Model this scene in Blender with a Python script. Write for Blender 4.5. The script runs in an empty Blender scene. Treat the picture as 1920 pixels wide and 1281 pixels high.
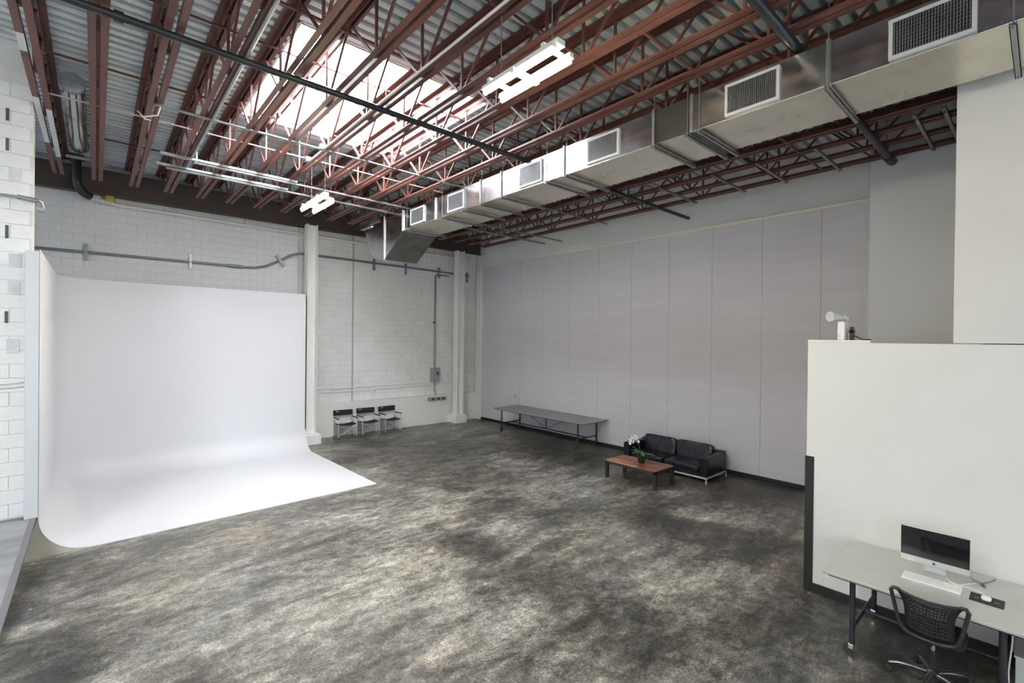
import bpy, bmesh, math, random
from mathutils import Matrix, Vector
random.seed(7)
sc = bpy.context.scene
COL = sc.collection
PI = math.pi

# ------------------------------------------------------------------ camera
CAM_H = 3.3
YAW, PITCH, ROLL, FPX = math.radians(41.407), math.radians(-0.290), math.radians(0.641), 885.0
_f = Vector((math.sin(YAW), math.cos(YAW), 0)); _r = Vector((math.cos(YAW), -math.sin(YAW), 0)); _u = Vector((0, 0, 1))
f2 = _f*math.cos(PITCH) + _u*math.sin(PITCH); u2 = _u*math.cos(PITCH) - _f*math.sin(PITCH)
r3 = _r*math.cos(ROLL) + u2*math.sin(ROLL); u3 = u2*math.cos(ROLL) - _r*math.sin(ROLL)
cd = bpy.data.cameras.new('camera'); cam = bpy.data.objects.new('camera', cd); COL.objects.link(cam)
cd.sensor_width = 36; cd.sensor_fit = 'HORIZONTAL'; cd.lens = 36*FPX/1920; cd.clip_start = 0.05
m = Matrix.Identity(4)
for i in range(3):
    m[i][0], m[i][1], m[i][2] = r3[i], u3[i], -f2[i]
m[2][3] = CAM_H
cam.matrix_world = m
sc.camera = cam

# ------------------------------------------------------------------ light, sky, exposure
SKY_POWER = 30.0        # daylight panel of the roof light and of the added unseen one
FILL_WINDOW_POWER = 2.5      # glow of the unseen windows added to fill the room
TUBE_POWER = 190.0
w = bpy.data.worlds.new('world'); sc.world = w; w.use_nodes = True
w.node_tree.nodes['Background'].inputs[0].default_value = (0.8, 0.88, 1.0, 1)
w.node_tree.nodes['Background'].inputs[1].default_value = 1.0
sc.view_settings.view_transform = 'Standard'
sc.view_settings.look = 'None'
sc.view_settings.exposure = 0.50
sc.view_settings.gamma = 1.0
sc.view_settings.use_curve_mapping = False
sc.cycles.adaptive_threshold = 0.08
sc.cycles.adaptive_min_samples = 16
sc.cycles.max_bounces = 6
sc.cycles.diffuse_bounces = 4
sc.cycles.glossy_bounces = 3

# ------------------------------------------------------------------ materials
MATS = {}
def mat(name, col, rough=0.6, metal=0.0, var=0.0, scale=3.0, bump=0.0, bscale=40.0, emit=None, spec=0.5, stretch=(1, 1, 1), alpha=None, trans=0.0):
    if name in MATS: return MATS[name]
    M = bpy.data.materials.new(name); M.use_nodes = True
    nt = M.node_tree; N = nt.nodes; L = nt.links; b = N['Principled BSDF']
    b.inputs['Base Color'].default_value = (*col, 1); b.inputs['Roughness'].default_value = rough
    b.inputs['Metallic'].default_value = metal; b.inputs['Specular IOR Level'].default_value = spec
    if trans: b.inputs['Transmission Weight'].default_value = trans
    if alpha is not None: b.inputs['Alpha'].default_value = alpha
    if emit:
        b.inputs['Emission Color'].default_value = (*emit[0], 1); b.inputs['Emission Strength'].default_value = emit[1]
    tc = N.new('ShaderNodeTexCoord'); mp = N.new('ShaderNodeMapping'); mp.inputs['Scale'].default_value = stretch
    L.new(tc.outputs['Object'], mp.inputs['Vector'])
    if var:
        n = N.new('ShaderNodeTexNoise'); n.inputs['Scale'].default_value = scale; n.inputs['Detail'].default_value = 3
        L.new(mp.outputs[0], n.inputs['Vector'])
        r = N.new('ShaderNodeMapRange'); r.inputs[1].default_value = .3; r.inputs[2].default_value = .7
        r.inputs[3].default_value = 1-var; r.inputs[4].default_value = 1+var
        L.new(n.outputs['Fac'], r.inputs[0])
        mx = N.new('ShaderNodeMix'); mx.data_type = 'RGBA'; mx.blend_type = 'MULTIPLY'; mx.inputs[0].default_value = 1
        mx.inputs[6].default_value = (*col, 1); L.new(r.outputs[0], mx.inputs[7]); L.new(mx.outputs[2], b.inputs['Base Color'])
        r2 = N.new('ShaderNodeMapRange'); r2.inputs[3].default_value = max(.03, rough-.08); r2.inputs[4].default_value = min(1, rough+.08)
        L.new(n.outputs['Fac'], r2.inputs[0]); L.new(r2.outputs[0], b.inputs['Roughness'])
    if bump:
        n2 = N.new('ShaderNodeTexNoise'); n2.inputs['Scale'].default_value = bscale; n2.inputs['Detail'].default_value = 2
        L.new(mp.outputs[0], n2.inputs['Vector'])
        bp = N.new('ShaderNodeBump'); bp.inputs['Strength'].default_value = bump; bp.inputs['Distance'].default_value = .02
        L.new(n2.outputs['Fac'], bp.inputs['Height']); L.new(bp.outputs[0], b.inputs['Normal'])
    MATS[name] = M
    return M

WHITE = mat('white_wall_paint', (.69, .69, .66), .55, var=.02, scale=1.2, bump=.03, bscale=60)
WHITE2 = mat('white_upper_paint', (.80, .80, .785), .6, var=.02, scale=1.0)
UPGREY = mat('pale_grey_paint', (.64, .67, .715), .6, var=.02, scale=1.0)
BLOCK = mat('painted_block', (.84, .85, .845), .55, var=.05, scale=2.5, bump=.25, bscale=35)
MORTAR = mat('painted_mortar', (.70, .71, .705), .75, var=.06, scale=6, bump=.2, bscale=60)
SLOT = mat('dark_slot', (.10, .11, .12), .8, var=.1)
RODM = mat('pale_pink_rod', (.42, .34, .33), .5, var=.1)
PATCH = mat('patched_block', (.70, .72, .725), .7, var=.1, scale=8, bump=.4, bscale=30)
SEAMG = mat('joint_filler', (.30, .30, .30), .8, var=.3, scale=5)
NEARW = mat('warm_white_upper_paint', (.66, .65, .625), .6, var=.02)
CYC = mat('cyc_white', (.675, .69, .725), .5, var=.008, scale=.7)
CYCEND = mat('cyc_end_plaster', (.56, .56, .48), .8, var=.06, scale=2.5)
CYCSIDE = mat('cyc_end_paint', (.62, .65, .68), .6, var=.02)
PANEL = mat('grey_fabric_panel', (.625, .618, .672), .75, var=.035, scale=1.5, stretch=(1, .35, 3), bump=.08, bscale=150)
SEAM = mat('panel_seam', (.50, .50, .53), .8, var=.05)
TRIMW = mat('cream_trim', (.80, .78, .70), .5, var=.02)
BLACKB = mat('black_base', (.018, .018, .02), .45, var=.1, scale=4)
RED = mat('red_oxide_paint', (.132, .054, .045), .5, var=.16, scale=2.0, bump=.05)
BEAM = mat('dark_brown_beam', (.075, .055, .048), .6, var=.2, scale=1.5)
DECK = mat('galvanised_deck', (.62, .69, .72), .36, .25, var=.12, scale=1.2, stretch=(.4, 3, 1))
DUCT = mat('galvanised_duct', (.72, .735, .75), .2, 1.0, var=.12, scale=4, bump=.04, bscale=3)
DUCTB = mat('galvanised_duct_underside', (.76, .725, .62), .3, .85, var=.08, scale=3, bump=.04, bscale=2.5)
DUCTD = mat('dark_duct_connector', (.045, .044, .042), .5, .2, var=.15, scale=6)
STRUT = mat('galvanised_strut', (.36, .38, .39), .38, .8, var=.1, scale=8)
GRILLE = mat('grille_frame', (.60, .61, .635), .4, .1, var=.02)
GBACK = mat('grille_dark', (.03, .03, .032), .8, var=.1)
CONDUIT = mat('grey_conduit', (.27, .285, .30), .4, .6, var=.08, scale=6)
DARKPIPE = mat('black_iron_pipe', (.035, .037, .042), .35, .3, var=.2, scale=5)
WPIPE = mat('white_painted_pipe', (.82, .80, .74), .5, var=.03)
BRASS = mat('brass_fitting', (.62, .45, .12), .35, .9, var=.1)
GREYBOX = mat('grey_electrical_box', (.36, .38, .39), .5, .2, var=.05)
COLW = mat('column_paint', (.87, .87, .86), .45, var=.02)
SKYLIT = mat('roof_light_dome', (.9, .92, .95), .5, emit=((.93, .96, 1.0), SKY_POWER), var=.01)
WELL = mat('roof_light_well', (.85, .86, .87), .6, var=.02)
FILL_PANE = mat('fill_light_pane', (.9, .95, 1), .4, emit=((.88, .94, 1.0), FILL_WINDOW_POWER), var=.01)  # glowing pane of the added fill windows
TUBE = mat('lit_tube', (1, 1, .95), .4, emit=((1.0, .86, .56), TUBE_POWER), var=.01)
FIXT = mat('fixture_enamel', (.8, .8, .78), .35, var=.02)
WIRE = mat('white_cable', (.8, .8, .78), .5, var=.02)
STEEL = mat('dark_steel_frame', (.05, .05, .06), .4, .5, var=.15, scale=5)
TOPG = mat('grey_table_top', (.33, .33, .35), .4, .15, var=.08, scale=2)
TOPS = mat('stainless_table_top', (.60, .60, .555), .33, .55, var=.05, scale=3)
CASTER = mat('caster_rubber', (.03, .03, .03), .6, var=.1)
CHROME = mat('chrome', (.80, .81, .83), .14, 1.0, var=.04)
ALU = mat('brushed_aluminium', (.60, .61, .60), .35, .6, var=.05)
CANVAS = mat('black_canvas', (.018, .018, .026), .8, var=.12, scale=10, bump=.1, bscale=200)
BROWNLEG = mat('black_plastic', (.022, .022, .024), .4, var=.1)
LEATHER = mat('black_leather', (.008, .010, .018), .30, var=.15, scale=6, bump=.10, bscale=60, spec=.4)
CREASE = mat('creased_leather', (.008, .010, .019), .24, var=.1, scale=6, bump=1.0, bscale=4, stretch=(1, 2.6, .7), spec=.5)
RAILM = mat('polished_rail', (.80, .81, .82), .28, .45, var=.03)
ARMM = mat('polished_base_arm', (.20, .20, .21), .25, .85, var=.05)
TABLEB = mat('black_table_frame', (.025, .023, .024), .45, var=.15)
WOODS = [mat('warm_wood_%s' % n, c, .32, var=.22, scale=2.2, stretch=(14, 1.5, 6)) for n, c in
         (('a', (.34, .122, .050)), ('b', (.22, .074, .034)), ('c', (.43, .175, .072)), ('d', (.16, .056, .030)))]
LEAF = mat('leaf_green', (.02, .16, .045), .4, var=.2, scale=12)
PETAL = mat('white_petal', (.86, .86, .82), .5, var=.04, scale=12)
POT = mat('black_pot', (.02, .02, .02), .4, var=.1)
STEM = mat('stem_green', (.12, .20, .06), .5, var=.1)
MARK = mat('pale_logo', (.6, .62, .66), .6, var=.02)
SCREEN = mat('black_glass', (.010, .010, .012), .06, var=.01, spec=.6)
KEYS = mat('white_keys', (.82, .82, .80), .5, var=.02)
PADM = mat('dark_pad', (.028, .026, .027), .7, var=.08, scale=20)
MOUSE = mat('white_mouse', (.86, .84, .85), .25, var=.01)
CABM = mat('pale_green_cabinet', (.60, .63, .57), .5, var=.03)
CLEAR = mat('clear_lamp_lens', (.72, .74, .78), .15, .3, var=.05, scale=20)
RAMPM = mat('light_concrete_ramp', (.225, .23, .24), .75, var=.3, scale=1.6, stretch=(.5, 2.5, 1), bump=.15, bscale=25)
KERB = mat('grey_ramp_edge', (.15, .15, .16), .8, var=.15, scale=4)

def floor_material():
    M = bpy.data.materials.new('stained_concrete'); M.use_nodes = True
    nt = M.node_tree; N = nt.nodes; L = nt.links; b = N['Principled BSDF']
    tc = N.new('ShaderNodeTexCoord')
    def noise(scale, detail, rough, st, off=(0, 0, 0), dist=0.0):
        mp = N.new('ShaderNodeMapping'); mp.inputs['Scale'].default_value = st; mp.inputs['Location'].default_value = off
        L.new(tc.outputs['Object'], mp.inputs['Vector'])
        n = N.new('ShaderNodeTexNoise'); n.inputs['Scale'].default_value = scale; n.inputs['Detail'].default_value = detail
        n.inputs['Roughness'].default_value = rough; n.inputs['Distortion'].default_value = dist
        L.new(mp.outputs[0], n.inputs['Vector']); return n.outputs['Fac']
    def ramp(src, stops):
        r = N.new('ShaderNodeValToRGB'); L.new(src, r.inputs[0])
        e = r.color_ramp.elements
        while len(e) < len(stops): e.new(.5)
        for k, (p, c) in enumerate(stops):
            e[k].position = p; e[k].color = (*c, 1)
        return r.outputs[0]
    def mixc(fac, a, c, mode='MIX'):
        x = N.new('ShaderNodeMix'); x.data_type = 'RGBA'; x.blend_type = mode
        if isinstance(fac, float): x.inputs[0].default_value = fac
        else: L.new(fac, x.inputs[0])
        for s, i in ((a, 6), (c, 7)):
            if isinstance(s, tuple): x.inputs[i].default_value = (*s, 1)
            else: L.new(s, x.inputs[i])
        return x.outputs[2]
    def math2(op, p, q):
        x = N.new('ShaderNodeMath'); x.operation = op
        for i_, s_ in enumerate((p, q)):
            if isinstance(s_, (int, float)): x.inputs[i_].default_value = s_
            else: L.new(s_, x.inputs[i_])
        return x.outputs[0]
    wob = N.new('ShaderNodeTexNoise'); wob.inputs['Scale'].default_value = 1.1; wob.inputs['Detail'].default_value = 4
    L.new(tc.outputs['Object'], wob.inputs['Vector'])
    wv = N.new('ShaderNodeVectorMath'); wv.operation = 'MULTIPLY_ADD'; L.new(wob.outputs['Color'], wv.inputs[0])
    wv.inputs[1].default_value = (1.5, 1.1, 0); L.new(tc.outputs['Object'], wv.inputs[2])
    def stain_reflection_blobs(lst):
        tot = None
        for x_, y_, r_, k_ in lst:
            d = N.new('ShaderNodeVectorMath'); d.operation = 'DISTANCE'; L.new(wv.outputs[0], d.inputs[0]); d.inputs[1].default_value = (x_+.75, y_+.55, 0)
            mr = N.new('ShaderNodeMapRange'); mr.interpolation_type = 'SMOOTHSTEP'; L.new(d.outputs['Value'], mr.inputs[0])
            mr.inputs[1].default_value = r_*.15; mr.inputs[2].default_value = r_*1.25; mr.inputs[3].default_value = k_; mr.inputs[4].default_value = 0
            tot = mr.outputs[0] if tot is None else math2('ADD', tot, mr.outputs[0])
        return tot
    dark = stain_reflection_blobs([(4.5, 6.1, .75, 1), (4.45, 4.9, .85, 1), (7.6, 4.6, .7, .8), (4.4, 3.4, .9, .8), (6.4, 1.5, 1.3, .9), (-.4, 6.7, .8, 1), (6.4, 7.5, .9, .6),
                   (11.0, 4.0, 1.6, .9), (10.9, 9.5, 2.6, .8), (9.6, 6.3, 1.0, .6), (7.6, 11.6, 2.4, .5), (6.6, 9.0, 1.0, .5), (1.6, 6.9, .5, .5), (8.0, 2.9, 1.0, .5)])  # blobs near the far wall: stained floor with dark reflection painted in
    light = stain_reflection_blobs([(8.65, 4.35, .55, 1.3), (2.0, 5.4, 1.4, .7), (7.7, 6.9, .8, .7), (5.6, 3.4, .8, .7), (.6, 7.7, 1.2, .4), (3.4, 4.5, .9, .9), (5.3, 6.2, .7, .7), (5.7, 9.0, .8, .6), (6.6, 2.6, .7, .6), (4.0, 7.5, 1.2, .4)])
    big0 = noise(.55, 4, .58, (.85, 1.1, 1), (3.1, 1.7, 0), .3)
    mott = noise(2.6, 6, .72, (.75, 1.2, 1), (13.1, 4.7, 0), .4)
    streak = noise(2.4, 5, .66, (.28, 1.4, 1), (0, 4, 0), .25)
    fine = noise(8, 6, .8, (.9, 1.1, 1), (9, 2, 0), .2)
    grit = noise(38, 3, .75, (1, 1, 1))
    big = math2('ADD', math2('MULTIPLY', big0, .45), math2('MULTIPLY', mott, .55))
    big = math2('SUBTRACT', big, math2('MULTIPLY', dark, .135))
    big = math2('ADD', big, math2('MULTIPLY', light, .085))
    base = ramp(big, [(.30, (.032, .033, .033)), (.39, (.062, .061, .053)), (.48, (.123, .118, .105)), (.56, (.228, .220, .195)), (.68, (.36, .352, .31))])
    st = ramp(streak, [(.33, (.62, .62, .63)), (.5, (1, 1, .99)), (.66, (1.38, 1.37, 1.33))])
    fi = ramp(fine, [(.34, (.40, .40, .41)), (.5, (1, 1, 1)), (.66, (1.6, 1.6, 1.56))])
    gr = ramp(grit, [(.36, (.55, .55, .55)), (.5, (1, 1, 1)), (.64, (1.4, 1.4, 1.38))])
    c = mixc(1.0, base, st, 'MULTIPLY'); c = mixc(1.0, c, fi, 'MULTIPLY'); c = mixc(1.0, c, gr, 'MULTIPLY')
    brown = ramp(noise(.6, 4, .6, (.8, 1.1, 1), (21, 8, 0), .4), [(.55, (0, 0, 0)), (.70, (.5, .5, .5))])
    c = mixc(brown, c, mixc(1.0, c, (1.12, .90, .70), 'MULTIPLY'))
    bluish = ramp(noise(.7, 4, .6, (.8, 1.1, 1), (41, 18, 0), .4), [(.52, (0, 0, 0)), (.66, (.8, .8, .8))])
    c = mixc(bluish, c, mixc(1.0, c, (.93, .98, 1.10), 'MULTIPLY'))
    spots = ramp(noise(5.5, 3, .5, (1, 1, 1), (5, 5, 0)), [(.725, (0, 0, 0)), (.765, (.7, .7, .7))])
    c = mixc(spots, c, (.48, .47, .43))
    L.new(c, b.inputs['Base Color'])
    rr = N.new('ShaderNodeMapRange'); L.new(streak, rr.inputs[0]); rr.inputs[1].default_value = .3; rr.inputs[2].default_value = .7
    rr.inputs[3].default_value = .29; rr.inputs[4].default_value = .46
    L.new(rr.outputs[0], b.inputs['Roughness']); b.inputs['Specular IOR Level'].default_value = .45
    bp = N.new('ShaderNodeBump'); bp.inputs['Strength'].default_value = .12; bp.inputs['Distance'].default_value = .01
    L.new(fine, bp.inputs['Height']); L.new(bp.outputs[0], b.inputs['Normal'])
    return M
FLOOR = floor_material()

# ------------------------------------------------------------------ mesh helpers
class MB:
    def __init__(s): s.v = []; s.f = []
    def add(s, vs, fs):
        o = len(s.v); s.v += [tuple(p) for p in vs]; s.f += [tuple(i+o for i in q) for q in fs]; return s
    def box(s, x0, y0, z0, x1, y1, z1):
        if x0 > x1: x0, x1 = x1, x0
        if y0 > y1: y0, y1 = y1, y0
        if z0 > z1: z0, z1 = z1, z0
        v = [(x, y, z) for z in (z0, z1) for y in (y0, y1) for x in (x0, x1)]
        return s.add(v, [(0, 2, 3, 1), (4, 5, 7, 6), (0, 1, 5, 4), (2, 6, 7, 3), (0, 4, 6, 2), (1, 3, 7, 5)])
    def bar(s, a, b, w, h=None, up=(0, 0, 1)):
        """square bar from a to b, w wide and h deep"""
        h = h or w; a = Vector(a); b = Vector(b); d = (b-a).normalized(); u = Vector(up)
        if abs(d.dot(u)) > .95: u = Vector((1, 0, 0))
        x = d.cross(u).normalized()*w/2; y = x.cross(d).normalized()*h/2
        v = [p+i*x+j*y for p in (a, b) for i, j in ((-1, -1), (1, -1), (1, 1), (-1, 1))]
        return s.add(v, [(3, 2, 1, 0), (4, 5, 6, 7), (0, 1, 5, 4), (1, 2, 6, 5), (2, 3, 7, 6), (3, 0, 4, 7)])
    def tube(s, path, r, n=10, closed=False, cap=True):
        P = [Vector(p) for p in path]; k = len(P); rings = []; prev = None
        for i, p in enumerate(P):
            if closed: d = P[(i+1) % k]-P[i-1]
            else: d = P[min(i+1, k-1)]-P[max(i-1, 0)]
            d.normalize()
            if prev is None:
                u = Vector((0, 0, 1)) if abs(d.z) < .9 else Vector((1, 0, 0))
                x = d.cross(u).normalized()
            else:
                x = (prev-d*prev.dot(d)).normalized()
            prev = x; y = d.cross(x)
            rr = r[i] if isinstance(r, (list, tuple)) else r
            rings.append([p+rr*(math.cos(2*PI*j/n)*x+math.sin(2*PI*j/n)*y) for j in range(n)])
        v = [q for g in rings for q in g]; f = []
        for i in range(k if closed else k-1):
            a = i*n; b = ((i+1) % k)*n
            f += [(a+j, a+(j+1) % n, b+(j+1) % n, b+j) for j in range(n)]
        if cap and not closed:
            f += [tuple(range(n-1, -1, -1)), tuple(range((k-1)*n, k*n))]
        return s.add(v, f)
    def cyl(s, a, b, r, n=12): return s.tube([a, b], r, n)
    def lathe(s, prof, c=(0, 0, 0), n=20):
        v = []; f = []
        for r, z in prof: v += [(c[0]+r*math.cos(2*PI*j/n), c[1]+r*math.sin(2*PI*j/n), c[2]+z) for j in range(n)]
        for i in range(len(prof)-1):
            f += [(i*n+j, i*n+(j+1) % n, (i+1)*n+(j+1) % n, (i+1)*n+j) for j in range(n)]
        f += [tuple(range(n-1, -1, -1)), tuple(range((len(prof)-1)*n, len(prof)*n))]
        return s.add(v, f)
    def prism(s, poly, ax, a, b):
        """poly: 2-D outline; extruded along axis ax from a to b"""
        def P(p, t): return {'x': (t, p[0], p[1]), 'y': (p[0], t, p[1]), 'z': (p[0], p[1], t)}[ax]
        n = len(poly); v = [P(p, a) for p in poly]+[P(p, b) for p in poly]
        f = [tuple(range(n-1, -1, -1)), tuple(range(n, 2*n))]+[(i, (i+1) % n, n+(i+1) % n, n+i) for i in range(n)]
        return s.add(v, f)
    def pillow(s, c, size, e=.35, n=10, m=14, puff=0.0):
        """superellipsoid cushion"""
        def sg(x, p): return math.copysign(abs(x)**p, x)
        v = []; f = []
        for i in range(n+1):
            th = -PI/2+PI*i/n
            for j in range(m):
                ph = 2*PI*j/m+PI/m
                v.append((c[0]+size[0]/2*sg(math.cos(th), e)*sg(math.cos(ph), e), c[1]+size[1]/2*sg(math.cos(th), e)*sg(math.sin(ph), e), c[2]+size[2]/2*sg(math.sin(th), e)))
        for i in range(n):
            f += [(i*m+j, i*m+(j+1) % m, (i+1)*m+(j+1) % m, (i+1)*m+j) for j in range(m)]
        return s.add(v, f)
    def mesh(s, name, mt, smooth=False):
        me = bpy.data.meshes.new(name); me.from_pydata(s.v, [], s.f); me.materials.append(mt)
        bm = bmesh.new(); bm.from_mesh(me); bmesh.ops.remove_doubles(bm, verts=bm.verts, dist=2e-5); bmesh.ops.dissolve_degenerate(bm, edges=bm.edges, dist=1e-5)
        bmesh.ops.recalc_face_normals(bm, faces=bm.faces); bm.to_mesh(me); bm.free()
        if smooth:
            for p in me.polygons: p.use_smooth = True
        return me
    def build(s, name, mt, parent=None, smooth=False, bevel=0, seg=2, sub=0, auto=None):
        me = s.mesh(name, mt, smooth or auto is not None)
        return place(name, me, parent, bevel=bevel, seg=seg, sub=sub, auto=auto)

def place(name, me, parent=None, loc=(0, 0, 0), rot=None, bevel=0, seg=2, sub=0, auto=None):
    o = bpy.data.objects.new(name, me); COL.objects.link(o); o.location = loc
    if rot is not None: o.rotation_euler = rot
    if parent is not None: o.parent = parent
    if auto is not None:
        me.polygons.foreach_set('use_smooth', [True]*len(me.polygons)); me.set_sharp_from_angle(angle=math.radians(auto))
    if sub:
        q = o.modifiers.new('sub', 'SUBSURF'); q.levels = sub; q.render_levels = sub
    if bevel:
        q = o.modifiers.new('bevel', 'BEVEL'); q.width = bevel; q.segments = seg; q.limit_method = 'ANGLE'
    return o
def tag(o, label, cat, group=None):
    o['label'] = label; o['category'] = cat
    if group: o['group'] = group
    return o
def thing(name, label, cat, loc=(0, 0, 0), rotz=0.0, group=None):
    o = bpy.data.objects.new(name, None); COL.objects.link(o); o.location = loc; o.rotation_euler = (0, 0, rotz)
    return tag(o, label, cat, group)
def struct(o, label=None):
    o['kind'] = 'structure'
    if label: o['label'] = label
    return o
def sempty(name, loc=(0, 0, 0)):
    o = bpy.data.objects.new(name, None); COL.objects.link(o); o.location = loc
    return struct(o)
def copy_tree(o, parent=None):
    c = o.copy(); COL.objects.link(c); c.parent = parent
    for ch in list(o.children): copy_tree(ch, c)
    return c
def arc(cx, cy, r, a0, a1, n):
    return [(cx+r*math.cos(a0+(a1-a0)*i/n), cy+r*math.sin(a0+(a1-a0)*i/n)) for i in range(n+1)]
ORD = ['first', 'second', 'third', 'fourth', 'fifth', 'sixth', 'seventh', 'eighth', 'ninth', 'tenth', 'eleventh', 'twelfth', 'thirteenth',
       'fourteenth', 'fifteenth', 'sixteenth', 'seventeenth', 'eighteenth', 'nineteenth', 'twentieth']

# ================================================================== THE SETTING
XW, YW, ZD = 11.9, 15.8, 7.5          # right wall, back wall, underside of the roof deck
YR, XL = -7.0, -7.0                   # walls behind and beside the camera

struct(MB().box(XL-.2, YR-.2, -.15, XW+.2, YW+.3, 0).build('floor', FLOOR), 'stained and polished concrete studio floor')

# --- corrugated roof deck with a roof light opening
SKY = [(2.05, 6.72, 5.2, 10.15), (-5.4, 2.2, -3.2, 4.6)]  # second opening is added out of view for extra light
def deck():
    b = MB(); p = .19; y = YR
    def strip(xs, y0, z0, y1, z1):
        for x0, x1 in xs: b.add([(x0, y0, z0), (x1, y0, z0), (x1, y1, z1), (x0, y1, z1)], [(0, 1, 2, 3)])
    while y < YW:
        cuts = sorted((s[0], s[2]) for s in SKY if s[1] <= y+.095 <= s[3])
        xs = []; x = XL
        for c0, c1 in cuts: xs.append((x, c0)); x = c1
        xs.append((x, XW))
        strip(xs, y, ZD, y+.10, ZD); strip(xs, y+.10, ZD, y+.112, ZD+.09)
        strip(xs, y+.112, ZD+.09, y+.178, ZD+.09); strip(xs, y+.178, ZD+.09, y+.19, ZD)
        y += p
    return b
struct(deck().build('ceiling', DECK), 'corrugated galvanised steel roof deck')
for i, (x0, y0, x1, y1) in enumerate(SKY):
    r = sempty('window_%d' % (i+1), ((x0+x1)/2, (y0+y1)/2, ZD)); r['label'] = 'large rectangular roof light glowing with daylight' if i == 0 else 'added unseen roof light brightening the left side'
    hx, hy = (x1-x0)/2, (y1-y0)/2
    for sx in (-1, 1):
        MB().box(sx*hx, -hy-.1, -.01, sx*(hx+.03), hy+.1, .55).build('well_side', WELL, r)
    for sy in (-1, 1):
        MB().box(-hx, sy*(hy+.10), -.01, hx, sy*(hy+.13), .55).build('well_side', WELL, r)
    MB().box(-hx-.05, -hy-.15, .55, hx+.05, hy+.15, .57).build('pane', SKYLIT, r)

# --- block walls
def block_mesh(w_):
    return MB().box(0, -.009, 0, w_, .02, .1915).mesh('block', BLOCK)
BM = {}
def blocks(parent, x0, x1, z0, z1, yface, limit=10**9, off=0, shuffle=False):
    """running-bond courses on a wall face that looks towards -y; returns the blocks past the limit"""
    rows = []; cz = z0; row = off
    while cz < z1-.05:
        x = x0-(.2032 if row % 2 else 0)
        while x < x1-.02:
            a = max(x+.005, x0); e = min(x+.4014, x1)
            if e-a > .04: rows.append((a, e, cz+.006, min(cz+.1975, z1)))
            x += .4064
        cz += .2032; row += 1
    rest = []
    for k, (a, e, c0, c1) in enumerate(rows):
        if k >= limit: rest.append((a, e, c0, c1)); continue
        key = (round(e-a, 2), round(c1-c0, 3))
        if key not in BM: BM[key] = MB().box(0, -.009, 0, e-a, .02, c1-c0).mesh('block', BLOCK)
        o = place('block', BM[key], parent, (a, yface-random.random()*.004, c0))
    return rest
wb = struct(MB().box(XL, YW, 0, XW+.2, YW+.25, ZD+.1).build('wall_back', MORTAR), 'white painted concrete block wall at the far end')
blocks(wb, -1.25, 4.8, 4.35, 6.82, YW)
rest = blocks(wb, 6.66, 10.9, 3.96, 6.82, YW, limit=140)
b = MB()
def joined(b, rest, yf):
    for a, e, c0, c1 in rest: b.box(a, yf-.009, c0, e, yf+.02, c1)
joined(b, rest, YW)
def rows_only(x0, x1, z0, z1, row=0):
    out = []; cz = z0
    while cz < z1-.05:
        x = x0-(.2032 if row % 2 else 0)
        while x < x1-.02:
            a = max(x+.005, x0); e = min(x+.4014, x1)
            if e-a > .04: out.append((a, e, cz+.006, cz+.1975))
            x += .4064
        cz += .2032; row += 1
    return out
joined(b, rows_only(6.66, 10.9, 1.115, 3.95, 0), YW)
joined(b, rows_only(4.85, 5.98, 1.115, 6.82, 1), YW-.07)
joined(b, rows_only(6.0, 6.58, 1.115, 6.82, 1), YW)
joined(b, rows_only(10.9, 11.86, 1.115, 6.82, 1), YW)
o = b.build('block_courses', BLOCK, wb); o['kind'] = 'stuff'
MB().box(4.8, YW-.075, 0, 5.98, YW, 7.3).build('pilaster', MORTAR, wb)
MB().box(5.12, YW-.19, 0, XW-.05, YW+.01, 1.1).build('concrete_curb', WHITE2, wb, bevel=.01)
MB().box(6.61, YW-.004, 1.1, 6.632, YW+.01, 6.8).build('expansion_joint', SEAMG, wb)

# stub wall of block beside the cyclorama, standing on the ramp landing
YS = 9.93
ws = struct(MB().box(XL, YS, 0, -.71, YS+.3, ZD).build('wall_left', MORTAR), 'white painted block pier beside the cyclorama')
STUBROWS = blocks(ws, -1.75, -.707, .62, 6.95, YS)
for z0, z1 in ((6.36, 6.54), (5.93, 6.11), (4.67, 4.86), (3.45, 3.62)):
    MB().box(-.985, YS-.0145, z0, -.95, YS-.008, z1).build('slot', SLOT, ws)
for z0, z1, x0 in ((5.52, 5.70, -.95), (4.26, 4.46, -.945), (3.86, 4.06, -.955), (3.02, 3.22, -.965)):
    f = MB()
    f.box(x0, YS-.022, z0, x0+.13, YS-.008, z1)
    f.build('patch', PATCH, ws, bevel=.004)
# right wall
wr = struct(MB().box(XW, YR, 0, XW+.2, YW+.25, ZD+.1).build('wall_right', WHITE2), 'white upper wall above grey acoustic panels')
SEAMS = [3.28+1.213*i for i in range(10)]
edges = [2.12]+SEAMS+[15.55]
for a, e in zip(edges[:-1], edges[1:]):
    MB().box(XW-.045, a+.004, .11, XW+.01, e-.004, 6.2).build('panel', PANEL, wr, bevel=.004)
MB().box(XW-.035, 2.1, .1, XW+.005, 15.56, 6.2).build('panel_backing', SEAM, wr)
struct(MB().box(XW-.07, 2.1, 6.2, XW+.01, 15.6, 6.27).build('trim_1', TRIMW, bevel=.01), 'cream rail capping the grey panels')
struct(MB().box(XW-.06, 2.15, 0, XW+.01, 15.6, .11).build('baseboard_right', BLACKB, bevel=.006), 'black baseboard under the grey panels')
MB().box(XW-.13, 15.3, 0, XW, 15.62, 6.2).build('corner_pilaster', WHITE2, wr, bevel=.01)
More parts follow.
